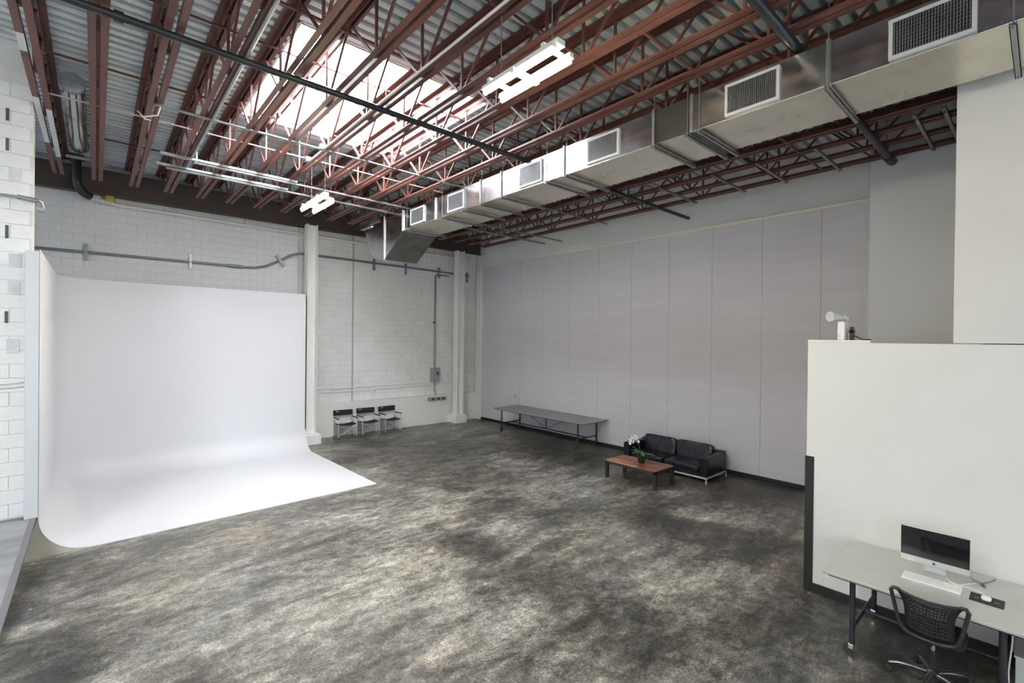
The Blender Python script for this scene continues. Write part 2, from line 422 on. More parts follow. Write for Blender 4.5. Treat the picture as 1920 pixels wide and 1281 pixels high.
# partition room and the walls above it
XP = 7.13
pt = struct(MB().box(XP, YR, 0, XW, 2.11, 3.30).build('wall_partition', WHITE), 'white partition wall behind the desk')
MB().box(XP+.02, 1.44, 3.30, XP+.3, 2.12, 3.335).build('top_ledge', WHITE, pt, bevel=.005)
MB().box(XP-.008, 2.02, 0, XP+.06, 2.125, 1.79).build('corner_guard', BLACKB, pt, bevel=.004)
struct(MB().box(XP-.02, YR, 0, XP+.01, 2.02, .125).build('baseboard_partition', BLACKB, bevel=.005), 'black baseboard along the partition wall')
struct(MB().box(10.79, .69, 3.3, XW, 2.21, ZD).build('wall_upper_far', UPGREY), 'grey white boxed wall where the black pipe ends')
struct(MB().box(XP+.004, YR, 3.31, XW, .69, ZD).build('wall_upper_near', NEARW), 'plain white wall above the partition')
# walls behind the camera, with unseen windows added as fill light
MB_rear = struct(MB().box(XL-.2, YR-.2, 0, XP, YR, ZD).build('wall_rear', WHITE2))
MB_side = struct(MB().box(XL-.2, YR, 0, XL, YS, ZD).build('wall_side', WHITE2))
nwin = 4
for (kind, a0, a1) in [('r', -5.6, -2.2), ('r', -1.2, 2.2), ('r', 3.2, 6.6), ('s', -6.2, -3.4), ('s', -2.6, .2)]:
    if kind == 'r': r = sempty('window_%d' % nwin, ((a0+a1)/2, YR, 1.2)); r.rotation_euler = (0, 0, 0)
    else: r = sempty('window_%d' % nwin, (XL, (a0+a1)/2, 1.2)); r.rotation_euler = (0, 0, -PI/2)
    nwin += 1; hw = (a1-a0)/2
    MB().box(-hw, .01, 0, hw, .03, 3.4).build('pane', FILL_PANE, r)
    g = MB(); g.box(-hw-.08, 0, -.08, hw+.08, .08, 0); g.box(-hw-.08, 0, 3.4, hw+.08, .08, 3.48)
    for x in (-hw-.08, -hw/3-.02, hw/3-.02, hw): g.box(x, 0, -.08, x+.06, .08, 3.48)
    g.build('window_frame', WHITE2, r)

# --- ramp on the left, rising to the landing by the pier
rp = MB(); rs = MB()
n = 8
for i in range(n):
    t0, t1 = i/n, (i+1)/n
    y0, y1 = 7.05+(9.78-7.05)*t0, 7.05+(9.78-7.05)*t1
    x0, x1 = -.77+.13*t0, -.77+.13*t1
    rp.add([(XL, y0, .6*t0), (x0, y0, .6*t0), (x1, y1, .6*t1), (XL, y1, .6*t1)], [(0, 1, 2, 3)])
    rs.add([(x0-.13*t0, y0, 0), (x1-.13*t1, y1, 0), (x1, y1, .6*t1), (x0, y0, .6*t0)], [(0, 1, 2, 3)])
rp.box(XL, 9.78, .3, -.64, YS+.02, .6)
ramp = struct(rp.build('floor_ramp', RAMPM), 'light grey concrete ramp rising to the block pier')
rs.build('ramp_side', KERB, ramp)
MB().bar((-.80, 7.05, .004), (-.675, 9.78, .604), .07, .012).build('ramp_edge', KERB, ramp)

# ================================================================== CYCLORAMA
cyc = thing('cyclorama', 'seamless white curved cyclorama backdrop covering wall and floor at left', 'backdrop', (0, 0, 0))
xl, yf, yb, xr, R, HZ = -.62, 9.77, 14.4, 4.65, .57, 4.53
RC = .85
def cyc_shell():
    path = [(xl, yf, 1, 0)]
    for i in range(1, 9): path.append((xl, yf+(yb-RC-yf)*i/8, 1, 0))
    for i in range(1, 13):
        a = PI-PI/2*i/12; path.append((xl+RC+RC*math.cos(a), yb-RC+RC*math.sin(a), -math.cos(a), -math.sin(a)))
    for i in range(1, 9): path.append((xl+RC+(xr-xl-RC)*i/8, yb, 0, -1))
    prof = [(0, HZ), (0, 3.2), (0, 1.9), (0, R)]+[(R*(1-math.cos(t)), R*(1-math.sin(t))) for t in [PI/2*k/14 for k in range(1, 15)]]
    b = MB(); v = []; f = []
    for (x, y, nx, ny) in path:
        for d, z in prof: v.append((x+nx*d, y+ny*d, max(z, 0)+.014))
    m_ = len(prof)
    for i in range(len(path)-1):
        for j in range(m_-1): f.append((i*m_+j, (i+1)*m_+j, (i+1)*m_+j+1, i*m_+j+1))
    k0 = len(v); v += [(4.76, 9.95, .014), (4.76, 9.95, 0), (xl+R, yf, 0), (xr, yb-R, 0)]
    f.append(tuple(i*m_+m_-1 for i in range(len(path)))+(k0,))
    f.append((m_-1, k0, k0+1, k0+2)); f.append((k0, (len(path)-1)*m_+m_-1, k0+3, k0+1))
    b.add(v, f)
    return b
cyc_shell().build('cove_surface', CYC, cyc, smooth=True, auto=50)
MB().box(xl-.15, yf, .6, xl-.004, yb, HZ-.02).build('side_frame', CYCSIDE, cyc, bevel=.006)
MB().box(xl-.15, yb+.012, 0, xr, yb+.16, HZ).build('back_frame', WHITE2, cyc)
fill = [(-.80, 0), (xl-.004, .60)]+[(xl+R*(1-math.cos(t)), R*(1-math.sin(t))+.008) for t in [PI/2*k/12 for k in range(0, 13)]]+[(xl+R, 0)]
MB().prism(fill, 'y', yf+.004, yf+.1).build('end_fill', CYCEND, cyc)
fr = [(yb+.1, 0), (yb+.1, HZ)]+[(yb, HZ)]+[(yb-R*(1-math.cos(t)), R*(1-math.sin(t))) for t in [PI/2*k/12 for k in range(0, 13)]]+[(yb-R, 0)]
MB().prism(fr, 'x', xr-.03, xr-.002).build('right_end', CYC, cyc)

# ================================================================== COLUMNS, BEAM
for nm, x0, y0, lab in (('steel_column', 4.80, 14.85, 'white steel column on a plinth at the right edge of the cyclorama'),
                        ('steel_column', 10.58, 15.2, 'white steel column on a plinth near the far corner')):
    t = thing(nm, lab, 'column', (x0+.155, y0+.15, 0), 0, 'white steel columns')
    top = 6.74
    s = MB().box(-.155, -.15, .34, -.135, .15, top); s.build('flange', COLW, t, bevel=.003)
    s = MB().box(.135, -.15, .34, .155, .15, top); s.build('flange', COLW, t, bevel=.003)
    MB().box(-.135, .02, .34, .135, .035, top).build('web', COLW, t)
    MB().box(-.27, -.24, 0, .27, .3, .30).build('plinth', COLW, t, bevel=.01)
    MB().box(-.21, -.2, .30, .21, .22, .345).build('base_plate', COLW, t, bevel=.005)
bt = thing('roof_beam', 'dark brown steel beam running along the top of the back wall', 'beam', (0, 15.47, 6.74))
MB().box(-2.2, -.11, 0, XW-.05, .11, .025).build('bottom_flange', BEAM, bt)
MB().box(-2.2, -.012, .025, XW-.05, .012, .58).build('web', BEAM, bt)
MB().box(-2.2, -.11, .58, XW-.05, .11, .605).build('top_flange', BEAM, bt)

# ================================================================== JOISTS
JX = [-.62+.625*i for i in range(19)]; JX[0] = -.60
ZB, ZT = 6.65, 7.49
PP = [5.36+1.63*k for k in range(-4, 6)]      # bottom panel points: -1.16 ... 13.51
def joist_meshes(y0):
    def angle(ya, yb_, z, up, leg, x):
        s = 1 if x > 0 else -1; t = .008; b = MB(); zz = z+(leg if up else -leg); d = t if up else -t
        b.box(x, ya, z, x+s*leg, yb_, z+d); b.box(x, ya, z+d, x+s*t, yb_, zz)
        return b
    out = []
    for x in (-.021, .021):
        out.append(('bottom_chord', angle(y0, 13.72, ZB, True, .07, x).mesh('bottom_chord', RED)))
        out.append(('top_chord', angle(y0, 15.56, ZT, False, .085, x).mesh('top_chord', RED)))
    return out
vert = MB().bar((0, 0, ZB+.02), (0, 0, ZT-.03), .03).mesh('web_post', RED)
dg1 = MB().bar((0, .03, ZB+.03), (0, .80, ZT-.04), .03).mesh('web_diagonal', RED)
dg2 = MB().bar((0, -.03, ZB+.03), (0, -.80, ZT-.04), .03).mesh('web_diagonal', RED)
enddg = MB().bar((0, 13.66, ZB+.03), (0, 15.25, ZT-.04), .03).mesh('web_diagonal', RED)
JM = {y0: joist_meshes(y0) for y0 in (-1.3, .74)}
def jlabel(i):
    if i == 0: return 'red steel roof joist nearest the block pier, partly grey on its lower flanges'
    if i == 18: return 'red steel roof joist nearest the grey panelled wall'
    if i <= 9: return 'red open web steel roof joist, %s from the left' % ORD[i]
    return 'red open web steel roof joist, %s from the right wall' % ORD[18-i]
for i, x in enumerate(JX):
    y0 = .74 if x > 7.0 else -1.3
    j = thing('steel_joist', jlabel(i), 'joist', (x, 0, 0), 0, 'red steel roof joists')
    for nm, me in JM[y0]: place(nm, me, j)
    for p in PP:
        if p < y0: continue
        place('web_post', vert, j, (0, p, 0)); place('web_diagonal', dg1, j, (0, p, 0))
        if p-.8 > y0: place('web_diagonal', dg2, j, (0, p, 0))
    place('web_diagonal', enddg, j)
j0 = [o for o in bpy.data.objects if o.name == 'steel_joist'][0]
for ya, yz, xo in ((7.6, 8.05, -.056), (9.5, 11.6, -.056), (9.9, 12.4, .056)):
    MB().box(xo-.034, ya, ZB-.0015, xo+.034, yz, ZB+.001).build('paint_overspray', CYCSIDE, j0)
# bridging rods across the joists
BR = [(9.27, ZB+.015, -.7, 6.0, .008, RODM, 'pale lower bridging rod across the joists beside the roof light'),
      (9.62, ZT-.10, -.7, 10.7, .012, RED, 'red upper bridging rod across the joists at the far edge of the roof light'),
      (7.28, ZT-.10, .0, 10.7, .012, RED, 'red upper bridging rod crossing the middle of the roof light'),
      (6.25, ZT-.10, .0, 10.7, .014, RED, 'red upper bridging rod at the near edge of the roof light'),
      (13.1, ZT-.10, -.7, 10.7, .012, RED, 'red upper bridging rod near the dark brown beam'),
      (2.95, ZB+.02, 4.3, 10.7, .014, RED, 'red lower bridging rod above the nearer duct grilles')]
for y, z, xa, xb, r, mt_, lab in BR:
    tag(MB().bar((xa, y, z), (xb, y, z), r*2.2).build('bridging_rod', mt_), lab, 'rod', 'joist bridging')

# ================================================================== PIPES AND CONDUITS OVERHEAD
def pipe_thing(name, label, path, r, mt_, n=12, group=None, couplings=()):
    t = thing(name, label, 'pipe', (0, 0, 0), 0, group)
    MB().tube(path, r, n).build('pipe_run', mt_, t, auto=50)
    for c in couplings:
        MB().cyl(c[0], c[1], r*1.35, n).build('coupling', mt_, t, auto=40)
    return t
t = pipe_thing('sprinkler_pipe', 'long black sprinkler pipe crossing under the joists below the roof light', [(-1.2, 6.38, 6.585), (11.87, 6.38, 6.585)], .043, DARKPIPE,
               couplings=[((.12, 6.38, 6.585), (.2, 6.38, 6.585)), ((8.3, 6.38, 6.585), (8.4, 6.38, 6.585))])
for x in (.66, 3.14, 10.0):
    MB().cyl((x, 6.38, 6.6), (x, 6.38, 6.98), .007, 6).build('hanger', STRUT, t)
t = pipe_thing('sprinkler_pipe', 'thick black pipe passing over the duct and ending at the upper right wall', [(3.0, 1.89, 6.585), (10.78, 1.89, 6.585)], .055, DARKPIPE,
               couplings=[((10.45, 1.89, 6.585), (10.78, 1.89, 6.585)), ((7.0, 1.89, 6.585), (7.2, 1.89, 6.585))])
MB().cyl((10.3, 1.89, 6.6), (10.3, 1.89, 7.3), .008, 6).build('hanger', STRUT, t)
pipe_thing('conduit', 'grey conduit hung below the joists nearer the lit rear lamp', [(1.36, 10.62, 6.545), (11.5, 10.62, 6.545)], .022, CONDUIT, 10, 'grey conduits under the joists')
pipe_thing('conduit', 'grey conduit hung below the joists closest to the back wall', [(1.0, 11.3, 6.545), (11.4, 11.3, 6.545)], .026, CONDUIT, 10, 'grey conduits under the joists')
pipe_thing('conduit', 'pale grey conduit under the joists at the far side of the roof light', [(.62, 8.5, 6.61), (7.9, 8.5, 6.61), (8.2, 8.4, 6.60), (10.9, 8.3, 6.60)], .018, CONDUIT, 10, 'grey conduits under the joists')
pipe_thing('conduit', 'bluish vertical conduit stub dropping between two left joists', [(1.4, 10.62, 6.55), (1.4, 10.62, 7.42)], .024, CONDUIT, 10)
# strut channel brackets holding the conduits at left
t = thing('strut_bracket', 'slotted strut bracket carrying conduits under the left joists', 'bracket', (0, 0, 0))
for y in (10.62, 11.3):
    MB().box(.85, y-.035, 6.575, 3.2, y+.035, 6.615).build('strut', STRUT, t)
# conduit with tee on joist seven, feeding the lamps
t = pipe_thing('conduit', 'bright conduit running along the joist that carries both lamps', [(3.015, 2.2, 6.63), (3.015, 4.6, 6.63), (3.015, 9.3, 6.63)], .016, WPIPE, 10)
for y in (3.0, 8.5, 9.27):
    MB().box(2.93, y-.06, 6.60, 3.032, y+.06, 6.69).build('junction_box', CONDUIT, t, bevel=.006)
# conduit strapped under joist four
pipe_thing('conduit', 'dull metal channel strapped under the fourth joist from the left', [(1.33, 2.0, 6.625), (1.33, 11.2, 6.625)], .024, STRUT, 8)
# small white cable loop
tag(MB().tube([(.7, 8.55, 6.66), (.66, 8.6, 6.5), (.5, 8.75, 6.48), (.45, 8.95, 6.62), (.55, 9.2, 6.62), (.62, 9.3, 6.66)], .012, 8).build('cable_loop', WIRE, auto=60), 'white cable looped from the third joist from the left', 'cable')
tag(MB().tube([(3.05, 2.9, 6.66), (3.0, 2.75, 6.58), (3.1, 2.62, 6.5), (3.2, 2.7, 6.6), (3.14, 2.6, 6.66)], .010, 8).build('cable_loop', WIRE, auto=60), 'white cable loop on the joist above the nearer lamp', 'cable')
# struts under the right hand joists
for y, xa, xb, lab in ((1.0, 8.9, 10.75, 'grey strut under the right joists, closest to the plain upper wall'), (1.32, 8.9, 10.75, 'grey strut under the right joists, second from the plain upper wall'),
                  (2.67, 9.2, 10.75, 'grey strut under the right joists, third from the plain upper wall'), (3.62, 9.2, 10.78, 'grey strut under the right joists, fourth from the plain upper wall'),
                  (4.47, 9.2, 10.8, 'grey strut under the right joists, fifth from the plain upper wall'), (5.62, 9.2, 10.83, 'grey strut under the right joists nearest the long black pipe')):
    t = thing('strut_channel', lab, 'strut', ((xa+xb)/2, y, 6.61), 0, 'struts under the right joists')
    h = (xb-xa)/2
    MB().box(-h, -.025, 0, h, .025, .006).box(-h, -.025, 0, h, -.019, .035).box(-h, .019, 0, h, .025, .035).build('channel', STRUT, t)
    for x in (-h+.15, h-.12): MB().cyl((x, 0, -.03), (x, 0, .05), .012, 8).build('bolt', STRUT, t)
# flue between the two leftmost joists
t = thing('exhaust_duct', 'galvanised exhaust duct elbow under the deck between the two leftmost joists', 'duct', (-.30, 11.0, 7.2))
pth = [(0, -.9, .02), (0, .2, .0), (0, 1.3, -.02), (.01, 1.9, -.02), (.02, 2.25, .0), (.03, 2.5, .06), (.03, 2.62, .12)]
MB().tube(pth, .155, 16).build('duct_body', DUCT, t, auto=50)
for y in (-.9, .2): MB().tube([(0, y, .02), (0, y+.04, .02)], .165, 16).build('joint_band', STRUT, t, auto=40)
MB().bar((-.18, 2.3, -.25), (.18, 2.3, -.25), .05).build('support_strut', STRUT, t)
# black pipe dropping from the deck that becomes a white pipe along the back wall
t = thing('drain_pipe', 'pipe dropping black from the deck then running white along the back wall', 'pipe', (0, 0, 0))
MB().tube([(-.36, 15.1, 7.49), (-.36, 15.1, 6.95), (-.34, 15.12, 6.80), (-.26, 15.18, 6.68), (-.12, 15.3, 6.62)], .09, 14).build('black_drop', DARKPIPE, t, auto=60)
MB().tube([(-.36, 15.1, 7.40), (-.36, 15.1, 7.49)], .15, 14).build('roof_collar', DARKPIPE, t, auto=40)
MB().tube([(-.13, 15.3, 6.62), (.1, 15.5, 6.6), (.4, 15.6, 6.585), (11.5, 15.66, 6.50)], .05, 12).build('white_run', WPIPE, t, auto=60)
MB().box(.16, 15.42, 6.62, .34, 15.58, 6.76).build('brass_coupling', BRASS, t, bevel=.02)
for x in (.05, .42, 1.4, 3.3, 7.4, 9.9):
    MB().box(x-.015, 15.62, 6.55, x+.015, 15.78, 6.78).build('hanger', WPIPE, t)
# grey conduit along the back wall
t = thing('wall_conduit', 'dark grey conduit on strut clamps along the back wall above the cyclorama', 'pipe', (0, 0, 0))
yq = YW-.06
MB().tube([(-1.4, yq, 5.32), (2.0, yq, 5.34), (3.2, yq, 5.34), (3.55, yq, 5.35), (3.85, yq, 5.43), (4.25, yq-.02, 5.64), (4.55, yq-.06, 5.84), (4.8, yq-.09, 5.92), (5.2, yq-.09, 5.93), (6.1, yq-.07, 5.93), (10.0, yq, 5.90), (11.5, yq, 5.87)], .035, 10).build('pipe_run', CONDUIT, t, auto=60)
MB().cyl((2.85, yq, 5.34), (3.25, yq, 5.34), .05, 12).build('coupling', CONDUIT, t, auto=40)
for x, z, tilt in ((-.2, 5.33, 0), (1.96, 5.35, 0), (4.25, 5.63, .6), (7.35, 5.87, 0), (8.6, 5.85, 0), (10.05, 5.86, 0), (11.4, 5.8, 0)):
    o = MB().box(-.035, -.06, -.2, .035, .02, .2).build('strut_clamp', STRUT, t); o.location = (x, YW-.03 if x < 4.2 or x > 6.2 else YW-.11, z); o.rotation_euler = (0, -tilt, 0)
# electrical riser, switch box and outlet strip on the back wall
t = thing('disconnect_switch', 'grey electrical switch box with conduit riser on the back wall', 'switch box', (9.88, YW-.07, 1.6))
MB().box(-.17, -.13, 0, .16, .06, .56).build('box_body', GREYBOX, t, bevel=.012)
MB().box(.16, -.09, .26, .2, -.03, .42).build('handle', BLACKB, t, bevel=.006)
MB().box(.02, -.14, .28, .09, -.128, .4).build('rating_plate', BLACKB, t)
MB().tube([(0, 0, .55), (0, 0, 4.12), (.04, 0, 4.17), (.6, 0, 4.17)], .028, 10).build('riser', CONDUIT, t, auto=60)
MB().tube([(-.06, .02, .55), (-.06, .02, 4.1)], .014, 8).build('thin_riser', WPIPE, t, auto=60)
MB().box(-.10, -.03, 2.28, -.0, .01, 2.33).build('clamp', BLACKB, t)
MB().tube([(0, 0, .01), (0, 0, -.3), (.01, -.08, -.45), (.01, -.1, -.63)], .025, 10).build('drop_conduit', CONDUIT, t, auto=60)
t = thing('outlet_strip', 'dark grey horizontal outlet strip low on the back wall', 'outlet', (9.9, YW-.19, .9))
MB().box(-.4, -.09, 0, .4, -.002, .13).build('trough', GREYBOX, t, bevel=.006)
for x in (-.2, .05, .26): MB().box(x-.05, -.097, .03, x+.05, -.088, .1).build('outlet', BLACKB, t)
# painted low conduits on the back wall
for z, lab in ((1.58, 'white painted upper conduit low along the back wall'), (1.46, 'white painted lower conduit low along the back wall')):
    tag(MB().tube([(5.2, YW-.10, z+.02), (5.85, YW-.10, z+.02), (5.98, YW-.09, z), (6.1, YW-.035, z-.01), (6.6, YW-.035, z), (8.6, YW-.035, z+.02), (10.6, YW-.035, z+.05)], .018, 8).build('wall_conduit', COLW, auto=60), lab, 'pipe', 'white conduits on the back wall')
t = thing('junction_box', 'small white painted junction box above the rightmost folding chair', 'junction box', (7.32, YW-.045, 1.4))
MB().box(-.08, -.03, 0, .08, .04, .16).build('box_body', COLW, t, bevel=.008)
MB().cyl((0, -.005, 0), (0, -.005, -.29), .016, 8).build('drop_conduit', COLW, t, auto=60)
# conduit on the pier
t = thing('pier_conduit', 'galvanised conduit clamped across the block pier', 'pipe', (0, YS-.05, 5.28))
MB().tube([(-1.7, 0, -.01), (-.9, 0, 0), (-.66, 0, 0), (-.61, .02, -.03), (-.6, .04, -.1)], .02, 10).build('pipe_run', STRUT, t, auto=60)
MB().tube([(-.86, -.01, .0), (-.66, -.01, -.02)], .034, 10).build('fitting', STRUT, t, auto=50)
MB().box(-.66, -.02, -.16, -.58, .06, -.11).build('clamp', STRUT, t)
for z in (2.52, 2.58):
    tag(MB().tube([(-1.6, YS-.03, z), (-.95, YS-.03, z), (-.78, YS-.03, z+.02)], .013, 8).build('pier_cable', WPIPE, auto=60), 'thin white %s cable across the lower block pier' % ('lower' if z < 2.55 else 'upper'), 'cable')

# ================================================================== DUCT
dz0, dz1, dxn, dxf = 6.03, 6.50, 5.82, 6.80
dt = thing('supply_duct', 'long rectangular galvanised air duct with side grilles hung below the joists', 'duct', (dxn, 0, dz0))
W_, H_ = dxf-dxn, dz1-dz0
sec = [-3.0, .1, 1.57, 3.10, 3.66, 5.34, 6.96, 7.60, 9.28, 10.78]
for a, e in zip(sec[:-1], sec[1:]):
    dark = abs(a-3.10) < .01
    MB().box(0, a+.004, .004, W_, e-.004, H_).build('duct_section', DUCTD if dark else DUCT, dt, bevel=.006)
    MB().box(.004, a+.006, 0, W_-.004, e-.006, .0045).build('bottom_sheet', DUCTB, dt)
for y in sec[1:]:
    k = MB(); g = .022
    k.box(-g, y-.02, -.016, 0, y+.02, H_+.016); k.box(W_, y-.02, -.016, W_+g, y+.02, H_+.016)
    k.box(0, y-.02, -.016, W_, y+.02, 0); k.box(0, y-.02, H_, W_, y+.02, H_+.016)
    k.build('joint_flange', STRUT if y < 9 else GRILLE, dt)
# boot at the far end
prof = [(10.78, H_), (10.78, 0), (11.83, 5.40-dz0), (12.34, 5.49-dz0), (12.7, 5.68-dz0), (12.9, 5.95-dz0), (13.1, 6.42-dz0)]
MB().prism(prof, 'x', 0, W_).build('end_boot', DUCT, dt, bevel=.004)
MB().box(-.02, 11.80, 5.40-dz0, 0, 11.86, H_+.06).build('boot_flange', GRILLE, dt)
MB().box(-.02, 10.80, -.02, 0, 10.85, H_+.04).build('boot_flange', GRILLE, dt)
MB().box(-.06, 12.7, .40, .30, 13.3, 1.42).build('riser_duct', DUCT, dt)
# grilles
def grille(y0, y1, z0, z1, nb, lab):
    t = thing('duct_grille', lab, 'grille', (dxn-.002, (y0+y1)/2, z0), 0, 'grilles along the duct')
    h = (y1-y0)/2; H = z1-z0; fr_ = .034
    MB().box(-.012, -h+fr_, fr_, -.004, h-fr_, H-fr_).build('back_plate', GBACK, t)
    k = MB()
    k.box(-.03, -h, 0, 0, h, fr_); k.box(-.03, -h, H-fr_, 0, h, H); k.box(-.03, -h, fr_, 0, -h+fr_, H-fr_); k.box(-.03, h-fr_, fr_, 0, h, H-fr_)
    k.build('frame', GRILLE, t, bevel=.004)
    k = MB()
    for i in range(nb):
        y = -h+fr_+(2*h-2*fr_)*(i+.5)/nb; k.box(-.026, y-.0035, fr_, -.010, y+.0035, H-fr_)
    o = k.build('louvres', CONDUIT, t); o['kind'] = 'stuff'
    k = MB()
    for i in range(9):
        z = fr_+(H-2*fr_)*(i+.5)/9; k.box(-.015, -h+fr_, z-.002, -.011, h-fr_, z+.002)
    o = k.build('rear_bars', CONDUIT, t); o['kind'] = 'stuff'
for k, (a, e) in enumerate([(.44, 1.06), (2.04, 2.66), (4.23, 4.84), (5.84, 6.44), (8.15, 8.77), (9.76, 10.4)]):
    lab = ['large white framed grille on the nearest duct section at top right', 'white framed duct grille right of the dark duct connector', 'white framed duct grille just left of the dark duct connector',
           'white framed duct grille, fourth from the right', 'small white framed duct grille, fifth from the right', 'small white framed duct grille nearest the down-turned duct end'][k]
    grille(a, e, dz0+.03, dz0+.42, 26, lab)
# strut hangers under the duct
for k, (y, lab) in enumerate([(.22, 'slotted strut hanger under the duct at the top right corner'), (1.56, 'strut hanger under the duct in line with the black pipe'), (2.98, 'strut hanger right of the pair beside the dark connector'),
                      (3.14, 'strut hanger left of the pair beside the dark connector'), (3.63, 'strut hanger at the left edge of the dark connector'), (5.25, 'strut hanger under the duct between the third and fourth grilles'),
                      (5.70, 'strut hanger under the duct beside the fourth grille'), (6.87, 'strut hanger under the duct left of the fourth grille'), (7.52, 'strut hanger under the duct midway along its far half'),
                      (8.13, 'strut hanger under the duct beside the fifth grille'), (8.96, 'strut hanger under the duct left of the fifth grille'), (10.55, 'strut hanger under the duct at the start of the down-turned end')]):
    t = thing('duct_hanger', lab, 'hanger', (dxn, y, dz0-.02), 0, 'strut hangers under the duct')
    xa, xb = -.08, W_+.12
    MB().box(xa, -.024, -.04, xb, .024, -.032).box(xa, -.024, -.04, xb, -.018, 0).box(xa, .018, -.04, xb, .024, 0).build('channel', STRUT, t)
    for x in (xa+.04, xb-.04):
        MB().cyl((x, 0, -.055), (x, 0, 6.9-dz0 if k != 0 else 1.3), .006, 6).build('threaded_rod', CONDUIT, t)

# ================================================================== LAMPS
def lamp(xc, y0, y1, z, rods, lab):
    t = thing('tube_lamp', lab, 'lamp', (xc, (y0+y1)/2, z), 0, 'hanging tube lamps')
    h = (y1-y0)/2
    for x in (-.115, .115):
        MB().prism([(x-.032, .056), (x-.022, .10), (x+.022, .10), (x+.032, .056)], 'y', -h-.02, h+.02).build('reflector', FIXT, t)
    for y in (-h*.8, h*.8): MB().box(-.15, y-.02, .10, .15, y+.02, .135).build('cross_bracket', FIXT, t)
    MB().box(-.05, -h, .13, .05, h, .19).build('ballast_box', FIXT, t, bevel=.006)
    for x in (-.115, .115):
        for a, e in ((-h, -.03), (.03, h)):
            MB().tube([(x, a, .03), (x, e, .03)], .024, 12).build('tube', TUBE, t, auto=40)
    MB().box(-.17, -.025, .02, .17, .025, .07).build('lamp_holder', FIXT, t)
    for y, ztop in rods:
        MB().cyl((0, y-(y0+y1)/2, .18), (0, y-(y0+y1)/2, ztop-z), .006, 6).build('hanging_rod', CONDUIT, t)
lamp(3.14, 2.93, 3.90, 5.83, ((3.05, 6.648), (3.78, 6.648)), 'lit double tube lamp nearer the camera, hanging near the top centre')
lamp(3.16, 8.78, 9.78, 5.77, ((8.85, 6.648), (9.58, 6.648)), 'lit double tube lamp farther away, above the cyclorama column')

# ================================================================== ROLLING TABLES
def rolling_table(name, label, loc, L_, D_, z, topmat, ya, yb_, xa, xb, barz, brace, castermat):
    t = thing(name, label, 'table', loc)
    MB().box(0, -L_, z-.03, D_, 0, z).build('table_top', topmat, t, bevel=.004)
    MB().box(.03, -L_+.05, z-.05, D_-.03, -.05, z-.03).build('under_frame', STEEL, t)
    for y in (ya, yb_):
        for x in (xa, xb):
            leg = MB().cyl((x, y, .1), (x, y, z-.04), .027, 12).build('leg', STEEL, t, auto=40)
            cs = MB().cyl((x-.015, y+.03, .045), (x+.02, y+.03, .045), .045, 14).build('caster', CASTER, t, auto=40)
            MB().box(x-.03, y-.02, .05, x+.035, y+.03, .105).build('caster_fork', castermat, cs, bevel=.006)
        MB().cyl((xa, y, barz), (xb, y, barz), .02, 10).build('cross_bar', STEEL, t, auto=40)
    xm = (xa+xb)/2
    MB().cyl((xm, ya, barz), (xm, yb_, barz), .02, 10).build('stretcher', STEEL, t, auto=40)
    if brace:
        ym = (ya+yb_)/2
        MB().cyl((xm, ym, barz), (xm, ym, z-.05), .022, 10).build('middle_post', STEEL, t, auto=40)
        for s in (-1, 1):
            MB().cyl((xm, ym+s*.06, barz+.03), (xm, ym+s*1.05, z-.05), .009, 8).build('brace', STEEL, t, auto=40)
    return t
rolling_table('work_table', 'long grey topped work table on casters against the grey panel wall', (10.63, 13.02, 0), 4.12, 1.2, .85, TOPG, -.17, -3.72, .25, 1.13, .31, True, CASTER)
rolling_table('desk_table', 'stainless topped rolling desk beside the white partition', (5.90, 1.58, 0), 2.6, 1.19, .844, TOPS, -.24, -1.35, .15, 1.12, .27, False, CHROME)

t = thing('wall_outlet', 'tiny pale outlet on the grey panel above the long work table', 'outlet', (11.855, 13.22, 1.11))
MB().box(-.012, -.04, 0, .002, .04, .12).build('cover_plate', GRILLE, t, bevel=.003)
MB().box(-.014, -.015, .07, -.011, .015, .095).build('socket', SLOT, t)
MB().box(-.014, -.015, .025, -.011, .015, .05).build('socket', SLOT, t)
